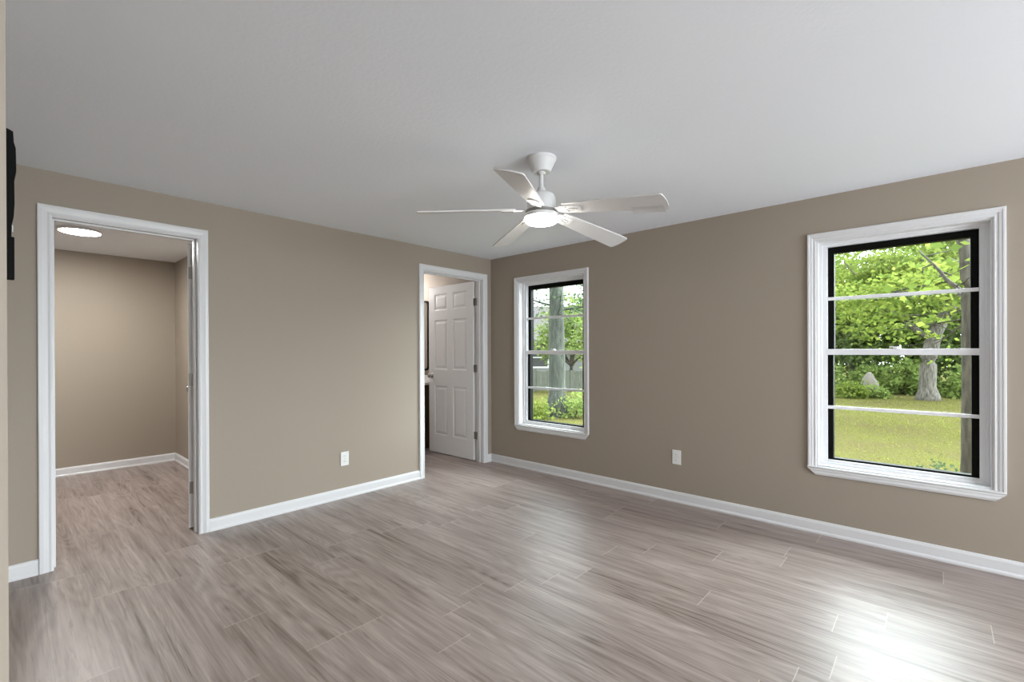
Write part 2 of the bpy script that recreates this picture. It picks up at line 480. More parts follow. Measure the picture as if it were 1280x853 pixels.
def door_trim(name, x0, x1, top):
    """opening edges x0, x1, top (inside the jamb boards)"""
    root = empty(name, ((x0 + x1) / 2, 0, 0), 'structure')
    cx = (x0 + x1) / 2
    bm = bmesh.new()
    a, b, t = x0 - 0.002 - cx, x1 + 0.002 - cx, top + 0.005
    mitred(bm, [((a, 0.0), (-1, 0)), ((a, t), (-1, 1)), ((b, t), (1, 1)), ((b, 0.0), (1, 0))], CAS,
           lambda u, v, d: (u, -d, v), False)
    obj('casing', bm, M['trim'], root)
    bm = bmesh.new()
    J = 0.018
    box(bm, (x0 - J - cx, 0, 0), (x0 - cx, WT, top + J)); box(bm, (x1 - cx, 0, 0), (x1 + J - cx, WT, top + J))
    box(bm, (x0 - cx, 0, top), (x1 - cx, WT, top + J))
    obj('jamb', bm, M['trim'], root)
    bm = bmesh.new()
    s = 0.011
    box(bm, (x0 - cx, 0.045, 0), (x0 + s - cx, 0.085, top)); box(bm, (x1 - s - cx, 0.045, 0), (x1 - cx, 0.085, top))
    box(bm, (x0 + s - cx, 0.045, top - s), (x1 - s - cx, 0.085, top))
    bevel(bm, 0.002, 1)
    obj('door_stop', bm, M['trim'], root)
    return root
door_trim('trim_1', D1[0] + 0.018, D1[1] - 0.018, D1[2] - 0.018)
door_trim('trim_2', D2[0] + 0.018, D2[1] - 0.018, D2[2] - 0.018)

# ---- six-panel door leaves (local: hinge edge at x = 0, leaf runs to +x, thickness in y 0..TH)
TH = 0.036
def six_panel(width, height):
    bm = bmesh.new()
    D = 0.007
    cols = [(0.118, width / 2 - 0.055), (width / 2 + 0.055, width - 0.118)]
    k = height / 2.165
    rows = [(0.235 * k, 0.875 * k), (1.085 * k, 1.730 * k), (1.855 * k, 2.065 * k)]
    us = [0, cols[0][0], cols[0][1], cols[1][0], cols[1][1], width]
    vs = [0, rows[0][0], rows[0][1], rows[1][0], rows[1][1], rows[2][0], rows[2][1], height]
    for y, s in ((0.0, 1), (TH, -1)):
        for i in range(5):
            for j in range(7):
                a, b, c, d = us[i], us[i + 1], vs[j], vs[j + 1]
                if i in (1, 3) and j in (1, 3, 5):
                    loops = []
                    for ins, dep in ((0, 0), (0.006, D * 0.5), (0.012, D), (0.026, D), (0.048, 0.0015)):
                        yy = y + s * dep
                        loops.append([bm.verts.new(p) for p in ((a + ins, yy, c + ins), (b - ins, yy, c + ins), (b - ins, yy, d - ins), (a + ins, yy, d - ins))])
                    for p, q in zip(loops, loops[1:]):
                        for n in range(4):
                            bm.faces.new((p[n], p[(n + 1) % 4], q[(n + 1) % 4], q[n]))
                    bm.faces.new(loops[-1])
                else:
                    bm.faces.new([bm.verts.new(p) for p in ((a, y, c), (b, y, c), (b, y, d), (a, y, d))])
    for p in (((0, 0, 0), (0, TH, 0), (0, TH, height), (0, 0, height)), ((width, 0, 0), (width, TH, 0), (width, TH, height), (width, 0, height)),
              ((0, 0, 0), (width, 0, 0), (width, TH, 0), (0, TH, 0)), ((0, 0, height), (width, 0, height), (width, TH, height), (0, TH, height))):
        bm.faces.new([bm.verts.new(q) for q in p])
    bmesh.ops.remove_doubles(bm, verts=bm.verts, dist=1e-5)
    return bm

def knob_bm(side):
    """side -1: on the y = 0 face, +1: on the y = TH face"""
    bm = bmesh.new()
    prof = [(0.031, 0.0), (0.031, 0.004), (0.026, 0.008), (0.012, 0.010), (0.011, 0.030), (0.022, 0.036), (0.027, 0.046), (0.026, 0.056), (0.018, 0.063), (0.0, 0.065)]
    lathe(bm, prof, 24)
    R = Matrix.Rotation(PI / 2 * (1 if side < 0 else -1), 4, 'X')
    bmesh.ops.transform(bm, matrix=R, verts=bm.verts)
    return bm

def hinge(parent, z, ang):
    """butt hinge with the pin at the door's hinge corner; one leaf on the door edge, one towards the jamb"""
    bm = bmesh.new()
    lathe(bm, [(0.0, -0.052), (0.006, -0.050), (0.0075, -0.046), (0.0075, 0.046), (0.006, 0.050), (0.0, 0.052)], 12, (-0.007, -0.004 if ang >= 0 else TH + 0.004, z))
    box(bm, (-0.0035, 0.001, z - 0.045), (-0.0005, 0.031, z + 0.045))
    for dz in (-0.03, 0.0, 0.03):
        lathe(bm, [(0.004, 0), (0.003, 0.001), (0.0, 0.001)], 8, (-0.004, 0.016, z + dz))
    o = obj('hinge', bm, M['nickel'], parent)
    return o

def make_door(name, pivot, rot, width, height):
    root = empty(name, pivot, 'structure')
    root.rotation_euler.z = rot
    leaf = obj('door_leaf', six_panel(width, height), M['door'], root)
    for z in (0.30, 1.11, 1.915):
        hinge(root, z, 1)
    for side, yy in ((-1, 0.0), (1, TH)):
        k = obj('knob', knob_bm(side), M['nickel'], root, smooth=True)
        k.location = (width - 0.065, yy, 1.0)
    bm = bmesh.new()
    box(bm, (width - 0.0005, 0.006, 0.97), (width + 0.002, TH - 0.006, 1.03)); box(bm, (width, 0.012, 0.99), (width + 0.011, TH - 0.012, 1.01))
    obj('latch', bm, M['nickel'], root)
    return root
# far door: leaf runs along +y, visible face towards -x
# local +x -> +y, local +y -> -x, so the leaf sits at x = pivot - TH
make_door('door_2', (-0.1240, 0.148, 0.012), PI / 2, 0.862, 2.162)
# closet-room door: swung past its jamb, back towards the closet's right wall
make_door('door_1', (-3.020, 0.150, 0.012), PI / 2 - math.radians(17), 0.752, 2.140)

# jamb halves of the hinges (plates on the jamb beside each pin)
def jamb_plates(name_parent, x, zs, cx, face):
    p = bpy.data.objects[name_parent]
    for z in zs:
        bm = bmesh.new()
        box(bm, (x - cx - 0.0025, WT - 0.034, z - 0.045), (x - cx, WT - 0.001, z + 0.045))
        obj('hinge_plate', bm, M['nickel'], p)
jamb_plates('trim_1', D1[1] - 0.018, (0.312, 1.122, 1.927), (D1[0] + D1[1]) / 2, -1)
jamb_plates('trim_2', D2[1] - 0.018, (0.312, 1.122, 1.927), (D2[0] + D2[1]) / 2, -1)

# ------------------------------------------------------------------ the windows
def rect_ring(bm, y0, y1, z0, z1, w, x0, x1):
    """frame of bars: w = (left y0 side, right y1 side, bottom, top)"""
    a, b, c, d = w
    box(bm, (x0, y0, z0), (x1, y0 + a, z1)); box(bm, (x0, y1 - b, z0), (x1, y1, z1))
    box(bm, (x0, y0 + a, z0), (x1, y1 - b, z0 + c)); box(bm, (x0, y0 + a, z1 - d), (x1, y1 - b, z1))

WCAS = [(0, 0), (0, 0.010), (0.006, 0.013), (0.012, 0.011), (0.020, 0.012), (0.024, 0.016), (0.036, 0.017), (0.040, 0.021), (0.050, 0.021), (0.053, 0.016), (0.053, 0)]
def make_window(name, W):
    y0, y1, z0, z1 = W
    cy = (y0 + y1) / 2
    root = empty(name, (0, cy, z0), 'structure')
    hw, hh = (y1 - y0) / 2, z1 - z0
    # casing: mitred picture frame; the lower corners are clipped at 45 degrees
    bm = bmesh.new()
    q = 0.047
    ys, zt = hw, hh
    path = [((-ys, 0.0), (-1, 0)), ((-ys, zt), (-1, 1)), ((ys, zt), (1, 1)), ((ys, 0.0), (1, 0))]
    mitred(bm, path, WCAS, lambda u, v, d: (-d, u, v), False)
    obj('casing', bm, M['trim'], root)
    # bottom casing: moulded apron, its lower corners clipped
    bm = bmesh.new()
    o = hw + 0.053
    prof = [(0.000, 0.000, o), (0.024, 0.000, o), (0.026, -0.006, o), (0.022, -0.013, o), (0.018, -0.016, o), (0.020, -0.026, o - 0.012), (0.016, -0.030, o - 0.016), (0.018, -0.046, o - 0.032), (0.013, -0.058, o - 0.044), (0.010, -0.062, o - 0.047), (0.0, -0.062, o - 0.047)]
    L = [bm.verts.new((-d, -e, z)) for d, z, e in prof]
    R = [bm.verts.new((-d, e, z)) for d, z, e in prof]
    n = len(prof)
    for k in range(n):
        bm.faces.new((L[k], L[(k + 1) % n], R[(k + 1) % n], R[k]))
    bm.faces.new(L); bm.faces.new(R[::-1])
    obj('sill', bm, M['trim'], root)
    # jamb liner boards lining the opening
    bm = bmesh.new()
    t = 0.010
    rect_ring(bm, -hw, hw, 0, hh, (t, t, t, t), 0.0, EXT)
    obj('jamb_liner', bm, M['trim'], root)
    # white fixed frame, with a small step at its inner edge
    bm = bmesh.new()
    rect_ring(bm, -hw + t, hw - t, t, hh - t, (0.045, 0.045, 0.032, 0.028), 0.075, 0.150)
    rect_ring(bm, -hw + t, hw - t, t, hh - t, (0.018, 0.018, 0.016, 0.014), 0.060, 0.075)
    obj('frame', bm, M['vinyl'], root)
    fy0, fy1, fz0, fz1 = -hw + t + 0.045, hw - t - 0.045, t + 0.032, hh - t - 0.028
    zm = 1.316 - z0
    for nm, a, b, xo, w in (('upper_sash', zm, fz1, 0.112, (0.038, 0.038, 0.012, 0.046)), ('lower_sash', fz0, zm, 0.099, (0.034, 0.034, 0.013, 0.016))):
        bm = bmesh.new()
        rect_ring(bm, fy0, fy1, a, b, w, xo, xo + 0.050)
        s = obj(nm, bm, M['darkframe'], root)
        s['label'] = 'black ' + nm.split('_')[0] + ' sash'
        bm = bmesh.new()
        box(bm, (xo + 0.040, fy0 + 0.03, a + 0.008), (xo + 0.043, fy1 - 0.03, b - 0.012))
        obj('glass_pane', bm, M['glass'], s)
    # white bars across: meeting rail with its latch, and one muntin per sash
    bm = bmesh.new()
    box(bm, (0.070, fy0, zm - 0.021), (0.098, fy1, zm + 0.021))
    bevel(bm, 0.003, 2)
    mr = obj('meeting_rail', bm, M['vinyl'], root)
    bm = bmesh.new()
    lathe(bm, [(0.022, 0), (0.022, 0.006), (0.015, 0.011), (0.0, 0.012)], 16, (0.084, 0, zm + 0.021))
    box(bm, (0.070, -0.006, zm + 0.030), (0.088, 0.040, zm + 0.038))
    obj('sash_latch', bm, M['vinyl'], mr)
    for z in (1.703, 0.913):
        bm = bmesh.new()
        box(bm, (0.082, fy0, z - z0 - 0.0115), (0.096, fy1, z - z0 + 0.0115))
        bevel(bm, 0.003, 2)
        obj('muntin', bm, M['vinyl'], root)
    return root
make_window('window_1', W1)
make_window('window_2', W2)
# unseen window added behind the camera for the fill lamp: a plain frame
bm = bmesh.new()
for a, b, c, d in ((-3.5, -3.44, 0.6, 2.1), (-0.56, -0.5, 0.6, 2.1), (-3.44, -0.56, 0.6, 0.66), (-3.44, -0.56, 2.04, 2.1)):
    box(bm, (a, -7.65, c), (b, -7.61, d))
obj('added_back_window', bm, M['vinyl'], kind='structure')

# ------------------------------------------------------------------ ceiling fan
def rounded_quad(bm, pts, z0, z1, f):
    prism(bm, pts, z0, z1, f)

FX, FY = -1.896, -2.311
fan = empty('ceiling_fan', (FX, FY, H))
tag(fan, 'white five-blade ceiling fan with a lit round light hanging from the ceiling', 'ceiling fan')
bm = bmesh.new()
lathe(bm, [(0.086, 0.0), (0.087, -0.010), (0.082, -0.018), (0.054, -0.078), (0.050, -0.082), (0.022, -0.082)], 48)
obj('canopy', bm, M['fan'], fan, smooth=False)
bm = bmesh.new()
lathe(bm, [(0.020, -0.078), (0.026, -0.086), (0.019, -0.094), (0.0125, -0.094), (0.0125, -0.185)], 24)
obj('downrod', bm, M['fan'], fan)
bm = bmesh.new()
lathe(bm, [(0.0125, -0.168), (0.021, -0.170), (0.024, -0.184), (0.030, -0.193), (0.056, -0.203), (0.074, -0.214), (0.081, -0.228), (0.083, -0.245), (0.083, -0.302)], 48)
obj('motor_housing', bm, M['fan'], fan)
# rotor leans a little, as the fan hangs
TX, TY = -0.0431, 0.0237
def lean(p):
    x, y, z = p
    return (x, y, z + TX * x + TY * y)
bm = bmesh.new()
lathe(bm, [(0.070, -0.300), (0.092, -0.304), (0.092, -0.318), (0.085, -0.322), (0.0, -0.322)], 48)
obj('rotor_ring', bm, M['nickel'], fan)
kit = None
bm = bmesh.new()
lathe(bm, [(0.080, -0.318), (0.095, -0.322), (0.097, -0.326), (0.097, -0.341), (0.094, -0.344), (0.090, -0.344)], 48)
kit = obj('light_kit', bm, M['fan'], fan)
bm = bmesh.new()
lathe(bm, [(0.094, -0.343), (0.0965, -0.350), (0.094, -0.362), (0.083, -0.372), (0.060, -0.379), (0.030, -0.383), (0.0, -0.384)], 48)
obj('diffuser', bm, M['fandome'], kit, smooth=True)['label'] = 'glowing round diffuser'

PITCH = math.radians(13.5)
def blade_point(r, c, h, az):
    """r along the blade, c across (positive = counter-clockwise edge), h above the blade's middle plane"""
    cz = -c * math.sin(PITCH) + h * math.cos(PITCH)
    cc = c * math.cos(PITCH) + h * math.sin(PITCH)
    z = -0.300 - 0.085 * (r - 0.08) + cz
    x = r * math.cos(az) - cc * math.sin(az)
    y = r * math.sin(az) + cc * math.cos(az)
    return lean((x, y, z))
outline = []
for r, hw in ((0.150, 0.048), (0.22, 0.052), (0.40, 0.060), (0.60, 0.068), (0.690, 0.071)):
    outline.append((r, hw))
tipc = [(0.702, 0.066), (0.709, 0.035), (0.711, 0.0), (0.709, -0.035), (0.702, -0.066)]
blade_pts = outline + tipc + [(r, -hw) for r, hw in reversed(outline)]
for k in range(5):
    az = math.radians(-152.95 + 72 * k)
    bm = bmesh.new()
    a = [bm.verts.new(blade_point(r, c, 0.0035, az)) for r, c in blade_pts]
    b = [bm.verts.new(blade_point(r, c, -0.0035, az)) for r, c in blade_pts]
    n = len(a)
    for i in range(n):
        bm.faces.new((a[i], a[(i + 1) % n], b[(i + 1) % n], b[i]))
    for i in range(n // 2 - 1):      # strips across keep the faces flat
        j = n - 1 - i
        bm.faces.new((a[i], a[i + 1], a[j - 1], a[j])) if i + 1 < j - 1 else None
        bm.faces.new((b[i], b[j], b[j - 1], b[i + 1])) if i + 1 < j - 1 else None
    mid = n // 2
    if n % 2: 
        bm.faces.new((a[mid - 1], a[mid], a[mid + 1])); bm.faces.new((b[mid - 1], b[mid + 1], b[mid]))
    bl = obj('blade', bm, M['blade'], fan)
    # blade arm: neck, plate under the blade with a raised oval slot and screws
    bm = bmesh.new()
    arm = [(0.075, 0.018), (0.115, 0.020), (0.135, 0.030), (0.155, 0.034), (0.225, 0.030), (0.240, 0.018), (0.243, 0.0)]
    pts = arm + [(r, -c) for r, c in reversed(arm[:-1])]
    a = [bm.verts.new(blade_point(r, c, -0.0037, az)) for r, c in pts]
    b = [bm.verts.new(blade_point(r, c, -0.0095, az)) for r, c in pts]
    n = len(pts)
    bm.faces.new(a); bm.faces.new(b[::-1])
    for i in range(n): bm.faces.new((a[i], a[(i + 1) % n], b[(i + 1) % n], b[i]))
    am = obj('blade_arm', bm, M['fan'], bl)
    bm = bmesh.new()
    ov = []
    for s in range(24):
        t = 2 * PI * s / 24
        ov.append(blade_point(0.185 + 0.028 * math.cos(t), 0.010 * math.sin(t), -0.0105, az))
    ov.append(ov[0]); tube(bm, ov, 0.0022, 6)
    for r, c in ((0.165, 0.022), (0.165, -0.022), (0.222, 0.0)):
        p = blade_point(r, c, -0.011, az)
        lathe(bm, [(0.0, -0.003), (0.004, -0.002), (0.005, 0.002), (0.0, 0.003)], 10, p)
    obj('screw_plate', bm, M['nickel'], bl)
    if k == 1:
        bm = bmesh.new()              # a film label peeling off this blade's tip
        g = []
        for i in range(7):
            t = i / 6
            row = []
            for j in range(9):
                s = j / 8
                r = 0.520 + 0.165 * s
                c = 0.030 + 0.050 * t
                lift = 0.030 * max(0, t - 0.35) ** 1.5 * (0.7 + 0.3 * math.cos(4 * s))
                row.append(bm.verts.new(blade_point(r, c - lift * 0.4, -0.0045 - lift, az)))
            g.append(row)
        for i in range(6):
            for j in range(8):
                bm.faces.new((g[i][j], g[i][j + 1], g[i + 1][j + 1], g[i + 1][j]))
        fo = obj('label_film', bm, M['film'], bl)
        fo['label'] = 'peeling film label at the blade tip'
        so = fo.modifiers.new('thick', 'SOLIDIFY'); so.thickness = 0.0008

# ------------------------------------------------------------------ wall outlets
def make_outlet():
    root = empty('wall_outlet')
    bm = bmesh.new()
    box(bm, (-0.039, -0.006, -0.063), (0.039, 0.0, 0.063)); bevel(bm, 0.003, 2)
    obj('cover_plate', bm, M['plate'], root)
    for s in (-1, 1):
        bm = bmesh.new()
        pts = [(0.0165 * math.cos(t) if abs(math.cos(t)) < 0.9 else 0.0155 * math.copysign(1, math.cos(t)), 0.0145 * math.sin(t)) for t in [2 * PI * i / 20 for i in range(20)]]
        prism(bm, pts, -0.006, -0.0085, lambda a, b, t: (a, t, b + s * 0.0245))
        r = obj('receptacle', bm, M['plate'], root)
        bm = bmesh.new()
        for dx, h in ((-0.006, 0.0045), (0.006, 0.0035)):
            box(bm, (dx - 0.001, -0.009, s * 0.0245 - h + 0.002), (dx + 0.001, -0.0084, s * 0.0245 + h + 0.002))
        lathe(bm, [(0.0022, 0), (0.0022, 0.0006), (0, 0.0006)], 10, (0, -0.0088, s * 0.0245 - 0.008))
        obj('slots', bm, M['slot'], r)
    bm = bmesh.new()
    lathe(bm, [(0.003, -0.001), (0.003, 0.001), (0.0, 0.001)], 10)
    bmesh.ops.transform(bm, matrix=Matrix.Translation((0, -0.0068, 0)) @ Matrix.Rotation(PI / 2, 4, 'X'), verts=bm.verts)
    obj('screw', bm, M['nickel'], root)
    return root
def copy_tree(o, parent=None):
    c = o.copy(); col.objects.link(c)
    if parent is not None: c.parent = parent
    for ch in o.children:
        copy_tree(ch, c)
    return c
out1 = make_outlet()
out1.location = (-1.893, 0.0, 0.356)
tag(out1, 'white duplex outlet low on the taupe wall between the two doorways', 'outlet', 'wall outlets')
out2 = copy_tree(out1)
out2.location = (0.0, -2.300, 0.393); out2.rotation_euler.z = -PI / 2
tag(out2, 'white duplex outlet low on the window wall between the two windows', 'outlet', 'wall outlets')

# ------------------------------------------------------------------ bracket on the left wall
br = empty('wall_bracket', (LW, -1.60, 1.85))
tag(br, 'black steel mounting bracket seen edge-on, high on the wall at the far left', 'bracket')
bm = bmesh.new()
prof = [(0.0, 0.262), (0.022, 0.252), (0.0235, 0.215), (0.028, 0.195), (0.029, 0.120), (0.024, 0.085), (0.0245, 0.0), (0.0225, -0.040), (0.019, -0.062), (0.0165, -0.075), (0.0165, -0.115), (0.0, -0.115)]
prism(bm, prof, -0.02, 0.02, lambda a, b, t: (a, t, b))
obj('upper_arm', bm, M['black'], br)
bm = bmesh.new()
box(bm, (0.0, -0.02, -0.262), (0.0235, 0.02, -0.115)); bevel(bm, 0.002, 1)
obj('lower_block', bm, M['black'], br)
for za in (-0.20, 0.12):
    bm = bmesh.new()
    box(bm, (0.0, 0.02, za), (0.006, 0.36, za + 0.08))
    obj('wall_plate', bm, M['black'], br)
bm = bmesh.new()
lathe(bm, [(0.0, -0.012), (0.004, -0.012), (0.004, 0.012), (0.0, 0.012)], 12, (0.0185, 0.0, -0.083))
obj('bolt', bm, M['nickel'], br)['label'] = 'shiny bolt head'

# ------------------------------------------------------------------ closet-room ceiling light
cl = empty('flush_ceiling_light', (-3.520, 1.705, H))
tag(cl, 'glowing round flush light on the ceiling of the small room through the left doorway', 'ceiling light')
bm = bmesh.new()
lathe(bm, [(0.152, 0.0), (0.154, -0.014), (0.150, -0.024), (0.142, -0.025), (0.138, -0.020)], 48, caps=False)
obj('rim', bm, M['fan'], cl)
bm = bmesh.new()
lathe(bm, [(0.142, -0.022), (0.120, -0.028), (0.070, -0.031), (0.0, -0.032)], 48)
obj('diffuser', bm, M['roomdisc'], cl, smooth=True)['label'] = 'glowing white diffuser'

# ------------------------------------------------------------------ bathroom beyond the far door
mir = empty('wall_mirror', (0.0, 1.60, 1.55))
tag(mir, 'black-framed mirror with rounded corners behind the half-hidden far doorway', 'mirror')
def rrect(hy, hz, r, n=8):
    pts = []
    for cy, cz, a0 in ((hy - r, hz - r, 0), (-hy + r, hz - r, PI / 2), (-hy + r, -hz + r, PI), (hy - r, -hz + r, 1.5 * PI)):
        for i in range(n + 1):
            a = a0 + PI / 2 * i / n
            pts.append((cy + r * math.cos(a), cz + r * math.sin(a)))
    return pts
bm = bmesh.new()
o_, i_ = rrect(0.40, 0.485, 0.07), rrect(0.378, 0.463, 0.05)
n = len(o_)
R = [[bm.verts.new((x, p[0], p[1])) for p in pts] for pts, x in ((o_, -0.002), (o_, -0.030), (i_, -0.030), (i_, -0.010))]
for a, b in zip(R, R[1:]):
    for k in range(n): bm.faces.new((a[k], a[(k + 1) % n], b[(k + 1) % n], b[k]))
obj('mirror_frame', bm, M['black'], mir)
bm = bmesh.new()
prism(bm, rrect(0.379, 0.464, 0.05), -0.004, -0.012, lambda a, b, t: (t, a, b))
obj('mirror_glass', bm, M['mirror'], mir)
van = empty('vanity_cabinet', (-0.26, 1.72, 0.0))
tag(van, 'dark brown wooden vanity cabinet with white top behind the far door', 'cabinet')
bm = bmesh.new()
box(bm, (-0.25, -0.55, 0.09), (0.258, 0.55, 0.87)); box(bm, (-0.19, -0.53, 0.0), (0.258, 0.53, 0.09))
obj('carcass', bm, M['vanity'], van)
for s in (-1, 1):
    bm = bmesh.new()
    box(bm, (-0.270, min(s * 0.02, s * 0.53), 0.13), (-0.251, max(s * 0.02, s * 0.53), 0.83)); bevel(bm, 0.004, 2)
    dr = obj('cabinet_door', bm, M['vanity'], van)
    bm = bmesh.new()
    lathe(bm, [(0.0, -0.012), (0.012, -0.008), (0.014, 0.0), (0.0, 0.004)], 12, (-0.280, s * 0.07, 0.6))
    obj('knob', bm, M['nickel'], dr)
bm = bmesh.new()
box(bm, (-0.275, -0.565, 0.872), (0.258, 0.565, 0.905)); box(bm, (0.238, -0.565, 0.905), (0.258, 0.565, 1.00))
bevel(bm, 0.004, 2)
obj('countertop', bm, M['stone'], van)['label'] = 'white countertop with backsplash'
pl = bpy.data.lights.new('bathroom_lamp', 'POINT'); pl.energy = BATH_W; pl.color = (1.0, 0.94, 0.90); pl.shadow_soft_size = 0.12
po = bpy.data.objects.new('bathroom_lamp', pl); po.location = (-0.35, 1.75, 2.22); col.objects.link(po)

# ------------------------------------------------------------------ outdoors
G = -0.45
bm = bmesh.new()
NX, NY = 60, 70
gv = [[None] * (NY + 1) for _ in range(NX + 1)]
for i in range(NX + 1):
    for j in range(NY + 1):
        x = 0.2 + (i / NX) ** 1.5 * 60; y = -30 + 75 * j / NY
        z = G + 0.03 * math.sin(x * 0.9 + 1) * math.cos(y * 0.7) * min(1, x / 4)
        gv[i][j] = bm.verts.new((x, y, z))
for i in range(NX):
    for j in range(NY):
        bm.faces.new((gv[i][j], gv[i + 1][j], gv[i + 1][j + 1], gv[i][j + 1]))
obj('ground', bm, M['lawn'], smooth=True, kind='structure')

def mesh_from(name, verts, faces_n, mat, parent=None):
    """verts (N, k, 3): N separate polygons of k corners, each an island"""
    N, k, _ = verts.shape
    me = bpy.data.meshes.new(name)
    me.vertices.add(N * k); me.vertices.foreach_set('co', verts.reshape(-1).astype(np.float32))
    me.loops.add(N * k); me.loops.foreach_set('vertex_index', np.arange(N * k, dtype=np.int32))
    me.polygons.add(N); me.polygons.foreach_set('loop_start', np.arange(0, N * k, k, dtype=np.int32))
    me.polygons.foreach_set('loop_total', np.full(N, k, dtype=np.int32))
    me.update(); me.validate()
    me.materials.append(mat)
    o = bpy.data.objects.new(name, me); col.objects.link(o)
    if parent is not None: o.parent = parent
    return o

def leaves_at(P, size, flat=0.35):
    """a pointed, slightly folded leaf at each point"""
    n = len(P)
    d = rng.normal(size=(n, 3)); d[:, 2] = d[:, 2] * flat - 0.25
    d /= np.linalg.norm(d, axis=1, keepdims=True)
    u = rng.normal(size=(n, 3)); u[:, 2] += 0.0
    s = np.cross(d, u); s /= np.linalg.norm(s, axis=1, keepdims=True) + 1e-9
    L = size * rng.uniform(0.6, 1.3, (n, 1))
    w = L * 0.34
    a = P; b = P + d * L * 0.45 + s * w; c = P + d * L; e = P + d * L * 0.45 - s * w
    return np.stack([a, b, c, e], axis=1)

# grass: short blades, denser near the house, over the strips the windows look on to
def in_strips(n):
    out = []
    while sum(len(o) for o in out) < n:
        x = 0.5 + rng.random(n) ** 1.4 * 18
        s = (x / 20)
        y1 = rng.uniform(-6.5, -1.2, n) + rng.normal(0, 0.3, n)
        y2 = -0.5 + 0.62 * x + rng.uniform(-2.4, 2.4, n)
        out.append(np.stack([x, np.where(rng.random(n) < 0.6, y1, y2), np.zeros(n)], axis=1))
    return np.concatenate(out)[:n]
GP = in_strips(26000)
GP[:, 2] = G + 0.03 * np.sin(GP[:, 0] * 0.9 + 1) * np.cos(GP[:, 1] * 0.7) * np.minimum(1, GP[:, 0] / 4) - 0.005
n = len(GP)
hgt = rng.uniform(0.015, 0.045, (n, 1)); th = rng.uniform(0, 2 * PI, n)
wv_ = np.stack([np.cos(th), np.sin(th), np.zeros(n)], axis=1) * 0.006 * (1 + GP[:, :1] * 0.12)
tip = np.concatenate([rng.normal(0, 0.02, (n, 2)), hgt], axis=1)
gt = mesh_from('lawn_grass', np.stack([GP - wv_, GP + wv_, GP + tip], axis=1), None, M['blade_grass'])
tag(gt, 'short yellow-green lawn grass outside the windows', 'grass', kind='stuff')

def branch_path(p0, p1, n=7, wob=0.08):
    p0, p1 = Vector(p0), Vector(p1)
    L = (p1 - p0).length
    pts = []
    o = Vector((0, 0, 0))
    for i in range(n + 1):
        t = i / n
        if 0 < i: o = o + Vector((random.gauss(0, wob), random.gauss(0, wob), random.gauss(0, wob * 0.6))) * L / n
        pts.append(p0.lerp(p1, t) + o)
    return pts

def make_tree(name, base, trunk, radii, branches, blobs, n_leaf, size, leaf, bark, label, cat='tree', group=None, flare=1.35):
    """trunk: list of points relative to base; branches: list of (t index, end point relative, radius)"""
    root = empty(name, base)
    tag(root, label, cat, group)
    bm = bmesh.new()
    tr = list(radii); tr[0] *= flare
    pts = [Vector(p) for p in trunk]
    P, Rr = [], []
    for i in range(len(pts) - 1):
        for s in range(4):
            t = s / 4
            P.append(pts[i].lerp(pts[i + 1], t)); Rr.append(tr[i] + (tr[i + 1] - tr[i]) * t)
    P.append(pts[-1]); Rr.append(tr[-1])
    P[0].z -= 0.08
    tube(bm, P, Rr, 12)
    for v in bm.verts:
        v.co += Vector((random.gauss(0, 0.005), random.gauss(0, 0.005), 0)) * (tr[0] / 0.2)
    obj('trunk', bm, bark, root, smooth=True)
    twig_pts = []
    for (p0, p1, r) in branches:
        bm = bmesh.new()
        path = branch_path(p0, p1)
        nn = len(path)
        tube(bm, path, [r * (1 - 0.75 * i / (nn - 1)) for i in range(nn)], 7)
        for q in range(2, nn - 1):
            d = Vector((random.gauss(0, 1), random.gauss(0, 1), random.gauss(0.1, 0.5))).normalized() * random.uniform(0.4, 1.1)
            tw = branch_path(path[q], path[q] + d, 4, 0.12)
            tube(bm, tw, [r * 0.35 * (1 - 0.8 * i / 4) for i in range(5)], 5)
            twig_pts.append((tw[-1], 0.45))
        obj('branch', bm, bark, root, smooth=True)
    PT = []
    tot = sum(b[3] * b[4] * b[5] if len(b) > 5 else b[3] ** 3 for b in blobs)
    for b in blobs:
        c = np.array(b[:3]); rr = np.array(b[3:6]) if len(b) > 5 else np.array([b[3]] * 3)
        k = max(20, int(n_leaf * float(np.prod(rr)) / tot))
        # leaves gather in sprays: choose spray centres in the blob, then leaves round them
        ns = max(6, k // 14)
        v = rng.normal(size=(ns, 3)); v /= np.linalg.norm(v, axis=1, keepdims=True)
        cs = c + v * rr * rng.random((ns, 1)) ** 0.45
        q = cs[rng.integers(0, ns, k)] + rng.normal(0, 1, (k, 3)) * np.array([0.20, 0.20, 0.07]) * min(1.0, rr.min() / 0.7)
        PT.append(q)
    for c, s in twig_pts:
        PT.append(np.array(c) + rng.normal(0, 0.22, (14, 3)) * s * 2)
    PT = np.concatenate(PT)
    PT = PT[PT[:, 2] + base[2] > G + 0.02]
    mesh_from('leaves', leaves_at(PT, size), None, leaf, root)
    return root

